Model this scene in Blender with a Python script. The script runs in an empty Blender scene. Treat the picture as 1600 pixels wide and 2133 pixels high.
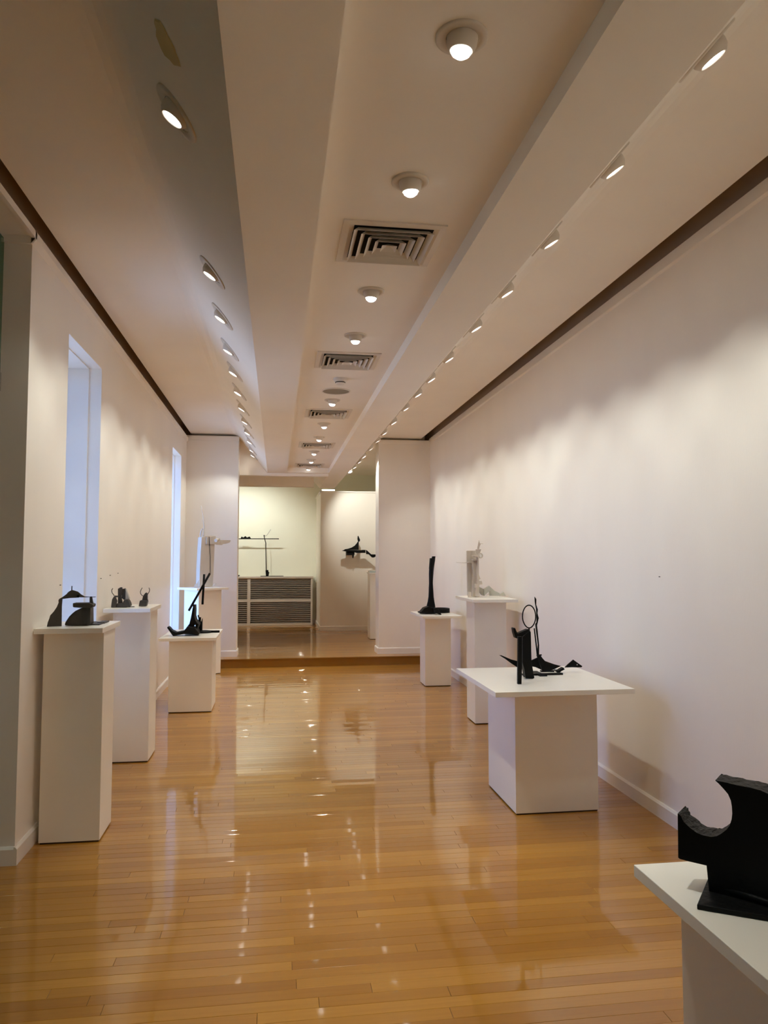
import bpy, math, random
from mathutils import Vector, Matrix
random.seed(7)
PI = math.pi
sc = bpy.context.scene
C = sc.collection

# ---------------------------------------------------------------- camera, world, exposure
F_PX = 1550.0
cam_d = bpy.data.cameras.new('camera')
cam_d.sensor_fit = 'VERTICAL'; cam_d.sensor_height = 36.0; cam_d.sensor_width = 27.0
cam_d.lens = F_PX / 2133.0 * 36.0
cam_d.clip_start = 0.05; cam_d.clip_end = 100
cam = bpy.data.objects.new('camera', cam_d); C.objects.link(cam)
cam.location = (0, 0, 1.5)
PITCH, YAW = math.radians(3.452), math.radians(8.2085)
cam.rotation_euler = (PI / 2 + PITCH, 0, -YAW)
sc.camera = cam

w = bpy.data.worlds.new('daylight'); sc.world = w; w.use_nodes = True
bg = w.node_tree.nodes['Background']
bg.inputs[1].default_value = 1.0
_N, _L = w.node_tree.nodes, w.node_tree.links
_tc = _N.new('ShaderNodeTexCoord'); _sx = _N.new('ShaderNodeSeparateXYZ'); _rp = _N.new('ShaderNodeValToRGB')
_mr = _N.new('ShaderNodeMapRange')
_mr.inputs['From Min'].default_value = -1; _mr.inputs['From Max'].default_value = 1
_L.new(_tc.outputs['Generated'], _sx.inputs[0]); _L.new(_sx.outputs['Z'], _mr.inputs['Value']); _L.new(_mr.outputs[0], _rp.inputs['Fac'])
_e = _rp.color_ramp.elements                      # street level below the horizon, dusk sky above it
_e[0].position = .47; _e[0].color = (.26, .34, .50, 1)
_e[1].position = .54; _e[1].color = (.22, .44, 1.0, 1)
_sc = _N.new('ShaderNodeVectorMath'); _sc.operation = 'SCALE'; _sc.inputs['Scale'].default_value = 6.8
_L.new(_rp.outputs[0], _sc.inputs[0]); _L.new(_sc.outputs[0], bg.inputs[0])

sc.view_settings.view_transform = 'Standard'
sc.view_settings.look = 'None'
sc.view_settings.gamma = 1.0
sc.view_settings.use_curve_mapping = False
sc.view_settings.exposure = 0.37
try:
    sc.cycles.use_denoising = True
    sc.cycles.max_bounces = 14; sc.cycles.diffuse_bounces = 10
    sc.cycles.sample_clamp_indirect = 6.0
    sc.cycles.caustics_reflective = False
except Exception:
    pass

LAMP = (1.0, 1.03, 0.94)          # colour of the halogen-like downlights
P_SIDE, P_CENTRE = 15.3, 60.0     # watts of each wall-washing and each centre downlight

# ---------------------------------------------------------------- materials
def new_mat(name):
    m = bpy.data.materials.new(name); m.use_nodes = True
    return m, m.node_tree.nodes, m.node_tree.links, m.node_tree.nodes['Principled BSDF']

def paint(name, col, rough=0.6, spec=0.4, bump=0.0, scale=60.0, vary=0.03, stretch=(1, 1, 1)):
    m, N, L, P = new_mat(name)
    P.inputs['Roughness'].default_value = rough
    P.inputs['Specular IOR Level'].default_value = spec
    tc = N.new('ShaderNodeTexCoord'); mp = N.new('ShaderNodeMapping')
    mp.inputs['Scale'].default_value = stretch
    L.new(tc.outputs['Object'], mp.inputs['Vector'])
    n = N.new('ShaderNodeTexNoise'); n.inputs['Scale'].default_value = 2.2; n.inputs['Detail'].default_value = 5
    L.new(mp.outputs[0], n.inputs['Vector'])
    r = N.new('ShaderNodeMapRange'); r.inputs['From Min'].default_value = .3; r.inputs['From Max'].default_value = .7
    r.inputs['To Min'].default_value = 1 - vary; r.inputs['To Max'].default_value = 1 + vary
    L.new(n.outputs['Fac'], r.inputs['Value'])
    mx = N.new('ShaderNodeVectorMath'); mx.operation = 'SCALE'
    mx.inputs[0].default_value = col
    L.new(r.outputs[0], mx.inputs['Scale'])
    L.new(mx.outputs[0], P.inputs['Base Color'])
    if bump:
        n2 = N.new('ShaderNodeTexNoise'); n2.inputs['Scale'].default_value = scale; n2.inputs['Detail'].default_value = 3
        L.new(mp.outputs[0], n2.inputs['Vector'])
        b = N.new('ShaderNodeBump'); b.inputs['Strength'].default_value = bump; b.inputs['Distance'].default_value = .01
        L.new(n2.outputs['Fac'], b.inputs['Height']); L.new(b.outputs[0], P.inputs['Normal'])
    return m

def wood(name, island=False, dark=1.0):
    m, N, L, P = new_mat(name)
    if island:
        g = N.new('ShaderNodeNewGeometry'); rnd = g.outputs['Random Per Island']
    else:
        g = N.new('ShaderNodeObjectInfo'); rnd = g.outputs['Random']
    tc = N.new('ShaderNodeTexCoord')
    off = N.new('ShaderNodeVectorMath'); off.operation = 'SCALE'; off.inputs[0].default_value = (37, 91, 53)
    L.new(rnd, off.inputs['Scale'])
    ad = N.new('ShaderNodeVectorMath'); ad.operation = 'ADD'
    L.new(tc.outputs['Object'], ad.inputs[0]); L.new(off.outputs[0], ad.inputs[1])
    mp = N.new('ShaderNodeMapping'); mp.inputs['Scale'].default_value = (1.6, 42, 1)
    L.new(ad.outputs[0], mp.inputs['Vector'])
    n = N.new('ShaderNodeTexNoise'); n.inputs['Scale'].default_value = 1.5; n.inputs['Detail'].default_value = 6
    n.inputs['Roughness'].default_value = .62; n.inputs['Distortion'].default_value = .5
    L.new(mp.outputs[0], n.inputs['Vector'])
    n2 = N.new('ShaderNodeTexNoise'); n2.inputs['Scale'].default_value = 3.0
    L.new(ad.outputs[0], n2.inputs['Vector'])
    r = N.new('ShaderNodeValToRGB'); e = r.color_ramp.elements
    cols = [(0.0, (.20, .076, .008)), (.30, (.305, .126, .013)), (.62, (.375, .165, .019)), (1.0, (.49, .235, .034))]
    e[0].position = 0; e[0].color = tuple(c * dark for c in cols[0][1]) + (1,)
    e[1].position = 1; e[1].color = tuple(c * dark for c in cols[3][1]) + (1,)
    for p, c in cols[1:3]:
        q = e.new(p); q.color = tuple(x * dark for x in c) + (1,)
    a = N.new('ShaderNodeMath'); a.operation = 'MULTIPLY_ADD'; a.inputs[1].default_value = .5; a.inputs[2].default_value = .04
    L.new(rnd, a.inputs[0])
    b = N.new('ShaderNodeMath'); b.operation = 'MULTIPLY_ADD'; b.inputs[1].default_value = .42
    L.new(n.outputs['Fac'], b.inputs[0]); L.new(a.outputs[0], b.inputs[2])
    c = N.new('ShaderNodeMath'); c.operation = 'MULTIPLY_ADD'; c.inputs[1].default_value = .16
    L.new(n2.outputs['Fac'], c.inputs[0]); L.new(b.outputs[0], c.inputs[2])
    L.new(c.outputs[0], r.inputs['Fac']); L.new(r.outputs[0], P.inputs['Base Color'])
    P.inputs['Roughness'].default_value = .34
    P.inputs['Specular IOR Level'].default_value = .15
    P.inputs['Coat Weight'].default_value = .9
    P.inputs['Coat Roughness'].default_value = .05
    return m

def emit(name, col, s):
    m, N, L, P = new_mat(name)
    P.inputs['Base Color'].default_value = (.8, .8, .8, 1)
    P.inputs['Emission Color'].default_value = (*col, 1)
    P.inputs['Emission Strength'].default_value = s
    return m

M = {}
M['wall'] = paint('cream_wall_paint', (.88, .83, .755), .42, .45, .05, 90, .02, (1, 1, .35))
M['wall_y'] = paint('pale_yellow_wall_paint', (.86, .87, .76), .5, .4, .04, 90, .02)
M['ceil'] = paint('ceiling_paint', (.93, .88, .80), .7, .25, .02, 60, .015)
M['dark_gap'] = paint('shadow_gap_paint', (.52, .40, .29), .8, .2)  # slot shade put into the colour of its back and top
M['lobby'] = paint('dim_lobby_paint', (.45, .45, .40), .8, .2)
M['trim'] = paint('white_skirting_gloss', (.88, .84, .78), .3, .5)
M['plinth'] = paint('white_plinth_paint', (.89, .86, .785), .33, .45, .02, 120, .015)
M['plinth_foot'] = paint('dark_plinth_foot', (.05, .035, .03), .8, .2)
M['plank'] = wood('honey_oak_plank')
M['strip'] = wood('honey_oak_strip', True)
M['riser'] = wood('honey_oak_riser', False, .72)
M['subfloor'] = paint('dark_joint', (.10, .045, .015), .8, .2)
M['black'] = paint('black_painted_steel', (.004, .004, .004), .5, .16, .35, 40, .25)
M['iron'] = paint('dark_grey_cut_steel', (.055, .048, .040), .55, .4, .4, 45, .3)
M['rough_black'] = paint('rough_blackened_edge', (.032, .030, .029), .7, .35, 1.0, 70, .5, (1, 1, 4))
M['facet'] = paint('pale_grey_steel', (.42, .40, .38), .4, .5)
M['white_metal'] = paint('white_painted_metal', (.60, .535, .45), .45, .5, .4, 30, .18, (1, 1, .4))
M['grey_hill'] = paint('pale_green_grey_metal', (.56, .56, .49), .5, .4, .3, 30, .14)
M['lamp_white'] = paint('lamp_trim_white', (.72, .66, .58), .4, .4)
M['lamp_dark'] = paint('lamp_recess_dark', (.05, .035, .02), .6, .3)  # shade of small openings put into the colour
M['vent'] = paint('vent_white_aluminium', (.78, .72, .64), .4, .45)
M['vent_dark'] = paint('vent_duct_dark', (.012, .009, .006), .8, .1)
M['speaker'] = paint('speaker_mesh_grey', (.33, .28, .21), .7, .3, .6, 300, .05)
M['louvre'] = paint('louvre_paint', (.62, .56, .50), .5, .35)
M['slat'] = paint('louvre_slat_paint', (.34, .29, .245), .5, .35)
M['lobby_end'] = paint('dark_lobby_end_paint', (.13, .14, .11), .8, .2)  # darkened so the lobby still looks unlit through the glass
M['stain'] = paint('yellow_filler', (.66, .54, .29), .8, .2, .2, 60, .15)
M['chrome'] = paint('brushed_chrome', (.62, .62, .60), .25, .5); M['chrome'].node_tree.nodes['Principled BSDF'].inputs['Metallic'].default_value = 1
M['bulb'] = emit('lamp_glow', (1.0, .96, .90), 5.5)
M['tube'] = emit('tube_glow', (1.0, .95, .74), 5)
def glass(name, col, tr):
    m, N, L, P = new_mat(name); N.remove(P)
    t = N.new('ShaderNodeBsdfTransparent'); t.inputs[0].default_value = (*col, 1)
    g = N.new('ShaderNodeBsdfGlossy'); g.inputs['Roughness'].default_value = .03; g.inputs[0].default_value = (.8, .9, .85, 1)
    x = N.new('ShaderNodeMixShader'); x.inputs[0].default_value = tr
    L.new(t.outputs[0], x.inputs[1]); L.new(g.outputs[0], x.inputs[2])
    L.new(x.outputs[0], N['Material Output'].inputs['Surface'])
    return m
M['pane'] = glass('window_glass', (.92, .96, 1.0), .06)
M['door_glass'] = glass('green_door_glass', (.55, .68, .58), .10)
M['slab_glass'] = paint('grey_green_glass', (.42, .47, .46), .12, .6)

# ---------------------------------------------------------------- mesh helpers
class MB:
    def __init__(s): s.v = []; s.f = []; s.sm = []
    def add(s, v, f, smooth=False):
        o = len(s.v); s.v += [Vector(p) for p in v]
        s.f += [tuple(i + o for i in q) for q in f]; s.sm += [smooth] * len(f); return s
    def box(s, x0, y0, z0, x1, y1, z1):
        v = [(x, y, z) for z in (z0, z1) for y in (y0, y1) for x in (x0, x1)]
        return s.add(v, [(0, 2, 3, 1), (4, 5, 7, 6), (0, 1, 5, 4), (2, 6, 7, 3), (0, 4, 6, 2), (1, 3, 7, 5)])
    def plate(s, pts, y, th):           # outline in X-Z, thickness along Y
        n = len(pts)
        a = sum(pts[i][0] * pts[(i + 1) % n][1] - pts[(i + 1) % n][0] * pts[i][1] for i in range(n))
        p = pts if a > 0 else pts[::-1]
        v = [(x, y, z) for x, z in p] + [(x, y + th, z) for x, z in p]
        return s.add(v, [tuple(range(n)), tuple(range(2 * n - 1, n - 1, -1))] + [(i, i + n, (i + 1) % n + n, (i + 1) % n) for i in range(n)])
    def profile(s, pts, y0, y1):        # closed X-Z outline swept along Y
        return s.plate(pts, y0, y1 - y0)
    def extr(s, pts, org, u, up, n, th):  # outline in (u, up) about org, thickness along n
        k = len(pts); u, up, n, org = map(Vector, (u, up, n, org))
        v = [org + u * a + up * b for a, b in pts] + [org + u * a + up * b + n * th for a, b in pts]
        return s.add(v, [tuple(range(k)), tuple(range(2 * k - 1, k - 1, -1))] + [(i, i + k, (i + 1) % k + k, (i + 1) % k) for i in range(k)])
    def tube(s, path, r, seg=10, closed=False):
        P = [Vector(p) for p in path]; n = len(P)
        R = r if isinstance(r, (list, tuple)) else [r] * n
        v = []; ref = None
        for i in range(n):
            d = (P[(i + 1) % n] - P[i - 1]) if closed else (P[min(i + 1, n - 1)] - P[max(i - 1, 0)])
            d.normalize()
            if ref is None:
                ref = Vector((0, 1, 0)) if abs(d.y) < .9 else Vector((1, 0, 0))
            a = (ref - d * ref.dot(d)).normalized(); b = d.cross(a); ref = a
            v += [P[i] + (a * math.cos(2 * PI * k / seg) + b * math.sin(2 * PI * k / seg)) * R[i] for k in range(seg)]
        f = []
        for i in range(n if closed else n - 1):
            j = (i + 1) % n
            f += [(i * seg + k, i * seg + (k + 1) % seg, j * seg + (k + 1) % seg, j * seg + k) for k in range(seg)]
        s.add(v, f, True)
        if not closed:
            o = len(s.v) - n * seg
            s.f += [tuple(o + k for k in range(seg - 1, -1, -1)), tuple(o + (n - 1) * seg + k for k in range(seg))]; s.sm += [False, False]
        return s
    def lathe(s, prof, seg=32, c=(0, 0, 0), smooth=True):   # (radius, z) outline about Z
        m = len(prof); v = []
        for k in range(seg):
            a = 2 * PI * k / seg
            v += [(c[0] + r * math.cos(a), c[1] + r * math.sin(a), c[2] + z) for r, z in prof]
        f = []
        for k in range(seg):
            q = (k + 1) % seg
            f += [(k * m + i, q * m + i, q * m + i + 1, k * m + i + 1) for i in range(m - 1)]
        return s.add(v, f, smooth)
    def build(s, name, mat, parent=None, bevel=0, base=None, label=None, kind=None, segs=2):
        me = bpy.data.meshes.new(name)
        b = Vector(base) if base is not None else (Vector(parent['_b']) if parent is not None and '_b' in parent else Vector((0, 0, 0)))
        me.from_pydata([tuple(p - b) for p in s.v], [], s.f)
        me.polygons.foreach_set('use_smooth', s.sm); me.materials.append(mat); me.update()
        o = bpy.data.objects.new(name, me); C.objects.link(o)
        if parent is not None:
            o.parent = parent; o['_b'] = tuple(b)
        else:
            o.location = b; o['_b'] = tuple(b)
        if bevel:
            md = o.modifiers.new('edge', 'BEVEL'); md.width = bevel; md.segments = segs; md.limit_method = 'ANGLE'; md.angle_limit = .6
        if label: o['label'] = label
        if kind: o['kind'] = kind
        return o

def thing(name, label, cat, loc, group=None):
    o = bpy.data.objects.new(name, None); C.objects.link(o)
    o.location = loc; o['_b'] = tuple(loc); o['label'] = label; o['category'] = cat
    o.empty_display_size = .1
    if group: o['group'] = group
    return o
def struct(o, label=None):
    o['kind'] = 'structure'
    if label: o['label'] = label
    return o
def copy_tree(o, parent=None):
    c = o.copy(); C.objects.link(c)
    if parent is not None: c.parent = parent
    for ch in o.children: copy_tree(ch, c)
    return c
def B(*a): return MB().box(*a)

# outlines of the sculptures in metres (X, Z)
SC = {
 'arch': [(-1.2153,1.1265),(-1.1418,1.1274),(-1.143,1.2353),(-1.1408,1.2732),(-1.104,1.2781),(-1.0669,1.2797),(-1.0267,1.2814),(-1.0003,1.2825),(-0.9801,1.2817),(-0.9692,1.2822),(-0.9708,1.2852),(-0.9848,1.2846),(-0.9926,1.2863),(-1.0019,1.2851),(-1.0268,1.2866),(-1.0457,1.298),(-1.0615,1.312),(-1.0771,1.3173),(-1.0896,1.3209),(-1.0988,1.3187),(-1.1109,1.3107),(-1.1184,1.3005),(-1.1381,1.2851),(-1.1562,1.274),(-1.1597,1.266),(-1.1582,1.2547),(-1.1674,1.2307),(-1.1822,1.2068),(-1.2,1.1861),(-1.2033,1.1718),(-1.2113,1.1494)],
 'pin': [(-1.0935,1.3187),(-1.0932,1.3429)],
 'hole': [(-1.0594,1.2868)],
 'post': [(-1.0064,1.2803),(-0.9949,1.2825),(-0.9913,1.2645),(-0.9861,1.2416),(-0.9858,1.227),(-0.9998,1.2229),(-1.0,1.1345),(-1.0148,1.1256),(-1.0202,1.2257),(-1.0063,1.2321)],
 'cap': [(-1.089,1.2503),(-1.0028,1.2512),(-0.9838,1.2423),(-0.9866,1.2277),(-0.9959,1.2235),(-1.0209,1.2257),(-1.052,1.2244),(-1.0801,1.2269),(-1.0885,1.2296)],
 'hood': [(-1.1383,1.1286),(-1.1341,1.1442),(-1.1266,1.1571),(-1.1146,1.1764),(-1.0994,1.1925),(-1.0841,1.2054),(-1.0686,1.2134),(-1.0531,1.2214),(-1.0266,1.2261),(-1.0076,1.221),(-1.0047,1.1328),(-1.0195,1.1238),(-1.0822,1.1256)],
 'strip1': [(-1.0695,1.1374),(-0.9975,1.1413),(-0.9956,1.1303),(-1.0267,1.1256),(-1.0693,1.1261)],
 'strip2': [(-0.9942,1.1371),(-0.9878,1.1456),(-0.9681,1.1464),(-0.9547,1.1384),(-0.9562,1.1309),(-0.994,1.1296)],
 'strip3': [(-1.0096,1.1342),(-0.9812,1.1332),(-0.9811,1.1296),(-1.0157,1.1281)],
 'm_left': [(-1.1974,1.1293),(-1.1953,1.1594),(-1.1918,1.1878),(-1.1812,1.2077),(-1.1752,1.2105),(-1.1644,1.1933),(-1.158,1.1762),(-1.161,1.1619),(-1.163,1.1289)],
 'm_wire': [(-1.1771,1.2105),(-1.1815,1.2219),(-1.1922,1.2334),(-1.1972,1.2506),(-1.1947,1.2605),(-1.1894,1.2691)],
 'm_link': [(-1.1771,1.2105),(-1.1704,1.2176),(-1.1593,1.2132),(-1.1498,1.2189),(-1.1482,1.2074),(-1.1618,1.2018),(-1.1715,1.2033)],
 'm_base': [(-1.1726,1.1277),(-1.098,1.127),(-1.0814,1.1299),(-1.0649,1.137),(-1.0695,1.1599),(-1.0782,1.1772),(-1.0853,1.1873),(-1.1103,1.186),(-1.1194,1.1604),(-1.1457,1.1592),(-1.1677,1.1565)],
 'm_tower': [(-1.158,1.1566),(-1.1602,1.2643),(-1.1492,1.2715),(-1.1382,1.2766),(-1.1312,1.2714),(-1.1306,1.2426),(-1.1368,1.2081),(-1.1275,1.1592)],
 'm_tower2': [(-1.135,1.1955),(-1.133,1.2619),(-1.1224,1.2641),(-1.1127,1.2652),(-1.1105,1.2574),(-1.1097,1.1867),(-1.1207,1.181)],
 'm_facet': [(-1.1079,1.2611),(-1.0809,1.1919),(-1.0891,1.1847),(-1.1072,1.1883)],
 'm_foot': [(-1.0779,1.1345),(-1.0445,1.1394)],
 'h_seat': [(-1.0157,1.132),(-1.0132,1.1529),(-1.0093,1.1702),(-1.0052,1.1754),(-0.9587,1.1727),(-0.9544,1.1683),(-0.9621,1.1315)],
 'h_back': [(-0.999,1.1684),(-0.9926,1.2034),(-0.9844,1.2179),(-0.976,1.2281),(-0.969,1.233),(-0.9603,1.2236),(-0.9596,1.1812),(-0.9552,1.1739),(-0.9607,1.1666)],
 'h_wire': [(-0.9957,1.2689),(-1.0039,1.2544),(-1.0092,1.237),(-1.0061,1.2225),(-0.996,1.2108),(-0.9833,1.2055),(-0.9678,1.2106),(-0.9539,1.2221),(-0.9444,1.2395),(-0.9424,1.254),(-0.9477,1.2686)],
 'x_bar': [(-0.6797,1.3307),(-0.8874,0.9479)],
 'x_bar2': [(-0.7402,1.3209),(-0.7531,1.0093)],
 'x_rod': [(-0.6797,1.3307),(-0.681,1.4938),(-0.6877,1.5777),(-0.6922,1.7086)],
 'x_cone': [(-0.8239,1.0077),(-0.8108,1.0165),(-0.8075,0.9716),(-0.8091,0.9044),(-0.7975,0.864),(-0.7774,0.8369),(-0.764,0.8255),(-0.7808,0.7743),(-0.7942,0.7879),(-0.7944,0.8036),(-0.8015,0.8372),(-0.8083,0.8462),(-0.8122,0.815),(-0.8294,0.7929),(-0.7942,0.7879),(-0.7808,0.7743),(-0.7625,0.7249),(-0.9073,0.7315),(-0.9121,0.7583),(-0.8778,0.8047),(-0.8563,0.8334),(-0.8419,0.8959)],
 'x_crown': [(-0.8082,0.7489),(-0.8182,0.8092),(-0.7931,0.8019),(-0.7894,0.8645),(-0.8,0.8994),(-0.79,0.9025),(-0.7837,0.8783),(-0.7659,0.8772),(-0.7685,0.8341),(-0.7625,0.8317),(-0.7507,0.8687),(-0.7513,0.7458)],
 'x_collar': [(-0.8466,1.0127),(-0.8195,1.0101),(-0.8327,0.9895),(-0.8463,0.9943)],
 'x_leg': [(-1.0028,0.7219),(-1.06,0.8031),(-1.0538,0.8171),(-1.0386,0.8072),(-1.0123,0.7761),(-0.9733,0.758),(-0.896,0.7731),(-0.8664,0.8115),(-0.797,0.8018),(-0.7462,0.7393),(-0.8998,0.7406)],
 'x_disc': [(-0.7305,0.7388)],
 'x_rail': [(-0.7958,0.7331),(-0.5751,0.7323)],
 'w_sheet': [(-0.9672,1.7632),(-0.924,1.7841),(-0.8096,1.7905),(-0.8093,1.6776),(-0.8118,1.5173),(-0.8171,1.3101),(-0.825,1.1181),(-0.9856,1.1131),(-0.9835,1.3695),(-0.9761,1.5764)],
 'w_band': [(-0.9181,1.7655),(-0.8072,1.7867),(-0.8068,1.6741),(-0.9168,1.6738)],
 'w_wing': [(-0.8084,1.7336),(-0.6046,1.7343),(-0.5986,1.7224),(-0.6129,1.7015),(-0.6507,1.6865),(-0.6914,1.6805),(-0.7087,1.6656),(-0.7669,1.6684),(-0.8078,1.6861)],
 'w_roll': [(-0.777,1.73)],
 'w_rod': [(-0.9847,2.1765),(-0.9712,2.1229),(-0.9599,2.0635),(-0.9519,1.9921),(-0.9414,1.9029),(-0.945,1.8315),(-0.9526,1.7543)],
 'w_loop': [(-0.969,1.754),(-0.9866,1.7717),(-0.9871,1.8073),(-0.979,1.8488),(-0.9633,1.8786),(-0.9444,1.855),(-0.9494,1.8015),(-0.9632,1.754)],
 'w_fin': [(-0.9785,1.2886),(-0.9778,1.1191),(-1.0531,1.1137),(-1.048,1.1545),(-1.0168,1.166),(-0.9947,1.2185)],
 'w_brk': [(-0.8298,1.1154),(-0.813,1.1475),(-0.7845,1.1708),(-0.7741,1.1648),(-0.7956,1.1357),(-0.8126,1.1182)],
 't_base': [(-0.3202,1.105),(-0.3203,1.115),(0.1428,1.1215),(0.1462,1.1113)],
 't_block': [(-0.2195,1.2305),(-0.1617,1.2337),(-0.1581,1.1968),(-0.1414,1.19),(-0.1559,1.1096),(-0.2091,1.1084)],
 't_stem': [(-0.2038,1.2234),(-0.2132,1.5124),(-0.2184,1.7819),(-0.2342,1.8358),(-0.2446,1.8763),(-0.2572,1.9383)],
 't_bar': [(-0.9649,1.8666),(0.0461,1.8701)],
 't_zig': [(-0.7303,1.8723),(-0.7045,1.9172),(-0.6746,1.8939),(-0.6287,1.9243),(-0.5987,1.8942),(-0.546,1.9159),(-0.5192,1.881),(-0.5224,1.8676)],
 't_cross': [(-0.2652,1.9403),(-0.2385,1.937)],
 't_twig': [(-0.2351,1.9249),(-0.1985,1.9426),(-0.1656,1.9914),(-0.1426,2.0287),(-0.1208,2.0626)],
 't_other': [(-0.9305,1.1066),(-0.9308,1.1286),(-0.7863,1.1314),(-0.7468,1.1346),(-0.7302,1.1179),(-0.7531,1.1059)],
 'b_sail': [(1.2541,1.634),(1.2541,1.6426),(1.3127,1.6495),(1.3867,1.6742),(1.4423,1.7081),(1.4793,1.7513),(1.5053,1.7883),(1.4965,1.8315),(1.5007,1.8808),(1.51,1.8981),(1.5287,1.8562),(1.5449,1.8193),(1.5388,1.7872),(1.5189,1.7847),(1.5192,1.6313)],
 'b_beam': [(1.2049,1.6125),(1.2572,1.634),(1.5602,1.6252),(1.5974,1.6308),(1.6421,1.6296),(1.6446,1.5748),(1.4859,1.5728),(1.4364,1.59),(1.2943,1.5997)],
 'b_box': [(1.2931,1.6066),(1.4415,1.6037),(1.4355,1.5323),(1.2933,1.5323)],
 'b_tab': [(1.3982,1.5359),(1.4334,1.5359),(1.4194,1.4745),(1.4033,1.4807)],
 'b_leg': [(1.6323,1.6294),(1.6695,1.6233),(1.713,1.5852),(1.7534,1.5471),(1.8922,1.5453),(1.8063,1.4886),(1.769,1.4886),(1.7068,1.5495),(1.6572,1.5532),(1.6558,1.6159)],
 'k_trunk': [(1.8855,1.5072,0.0209),(1.8769,1.4724,0.0249),(1.864,1.4203,0.03),(1.8574,1.3638,0.0289),(1.8531,1.303,0.0275),(1.8511,1.2423,0.0257),(1.8507,1.1817,0.0242),(1.8511,1.1297,0.027),(1.8522,1.0735,0.0301),(1.8529,1.0173,0.0337),(1.8523,0.9655,0.0412),(1.8503,0.9225,0.0491),(1.8493,0.888,0.0562),(1.8473,0.8235,0.0686)],
 'k_stub': [(1.8334,1.4855),(1.8569,1.4855),(1.8541,1.3555),(1.8232,1.3556)],
 'k_root': [(1.6824,0.8469),(1.7064,0.8509),(1.7239,0.8699),(1.7458,0.8944),(1.772,0.9035),(1.7939,0.9118),(1.8814,0.8854),(1.8833,0.8277),(1.6889,0.8298)],
 'k_root2': [(1.8423,0.8814),(1.8685,0.8938),(1.8988,0.8596),(1.93,0.8084),(1.9125,0.8077),(1.8812,0.8216),(1.8508,0.8304)],
 'k_ring': [(1.9179,0.8444),(2.108,0.8424)],
 'c_panel': [(1.8022,1.5584),(1.8962,1.5609),(1.9011,1.5057),(1.9099,1.4884),(1.907,1.1172),(1.8081,1.13)],
 'c_post': [(1.8763,1.5022),(1.8919,1.492),(1.8925,1.3361),(1.8943,1.1232),(1.8629,1.1251),(1.8728,1.2854)],
 'c_inner': [(1.8484,1.4629),(1.8924,1.4646),(1.8905,1.1217),(1.8424,1.1255)],
 'c_ledge': [(1.7956,1.4545),(1.8289,1.4545),(1.8271,1.4436),(1.7955,1.4436)],
 'c_ledge2': [(1.8422,1.4767),(1.8825,1.4767),(1.8807,1.4654),(1.8421,1.4654)],
 'c_shelf': [(1.8325,1.513),(1.8901,1.5151),(1.89,1.5015),(1.8603,1.4995),(1.8325,1.5056)],
 'c_spear': [(1.8796,1.5735),(1.8819,1.5939),(1.8968,1.6586),(1.9046,1.628),(1.9386,1.6267),(1.9386,1.6233),(1.9122,1.6205),(1.8997,1.5906),(1.8978,1.5736)],
 'c_vee': [(1.8656,1.5708),(1.9196,1.5709),(1.8973,1.509),(1.8833,1.509)],
 'c_ring': [(1.9114,1.5117)],
 'c_pin': [(1.6871,1.4472),(1.785,1.4426)],
 'c_bump': [(1.8911,1.3361),(1.9103,1.2913),(1.8955,1.2853),(1.8955,1.2752),(1.92,1.2767),(1.9274,1.2412),(1.8917,1.238)],
 'c_box': [(1.8462,1.2457),(1.8695,1.2456),(1.8692,1.2119),(1.8477,1.212)],
 'c_foot': [(1.7857,1.1725),(1.8134,1.1723),(1.8132,1.1371),(1.7855,1.1407)],
 'c_hill1': [(1.9099,1.2152),(1.945,1.1973),(1.9572,1.1809),(1.9444,1.1326),(1.9095,1.1675)],
 'c_hill2': [(1.9534,1.196),(2.0051,1.2265),(2.01,1.1792),(1.9529,1.131)],
 'c_hill3': [(2.012,1.2254),(2.0386,1.2018),(2.0669,1.1758),(2.1114,1.1558),(2.122,1.1426),(2.1058,1.1283),(2.0201,1.1289)],
 'c_hill4': [(2.1106,1.142),(2.1483,1.1682),(2.2052,1.131),(2.0997,1.13)],
 'r_leg': [(1.4304,1.0263),(1.4541,1.0259),(1.4515,0.8351),(1.4475,0.741),(1.4252,0.7415)],
 'r_slab': [(1.5182,1.003),(1.5644,1.0432),(1.572,1.0328),(1.5749,0.8493),(1.5848,0.7881),(1.5916,0.7506),(1.5842,0.7447),(1.5353,0.7499),(1.5273,0.8015),(1.5164,0.8464)],
 'r_arm': [(1.4166,1.0726),(1.429,1.0724),(1.4371,1.0525),(1.4452,1.0386),(1.4825,1.0539),(1.5117,1.0653),(1.5182,1.0514),(1.4739,1.0196),(1.4448,1.007),(1.4304,1.0124),(1.4205,1.0449)],
 'r_ring': [(1.5646,1.1278),(1.6075,1.1274),(1.5654,1.1984),(1.5637,1.0575)],
 'r_wing': [(1.4071,0.8764),(1.4231,0.8748),(1.4859,0.8479),(1.5337,0.8344),(1.5861,0.8284),(1.6213,0.8402),(1.6589,0.8554),(1.6789,0.8726),(1.6919,0.8535),(1.7093,0.8343),(1.7709,0.8121),(1.8172,0.7994),(1.7704,0.7807),(1.7349,0.7701),(1.7084,0.7674),(1.6734,0.784),(1.6471,0.7958),(1.6209,0.8018),(1.5769,0.786),(1.5332,0.792),(1.4856,0.8233),(1.4468,0.8519)],
 'r_stay': [(1.639,0.8777),(1.6629,0.876),(1.6988,0.7875),(1.7029,0.7709),(1.6768,0.7756)],
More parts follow.
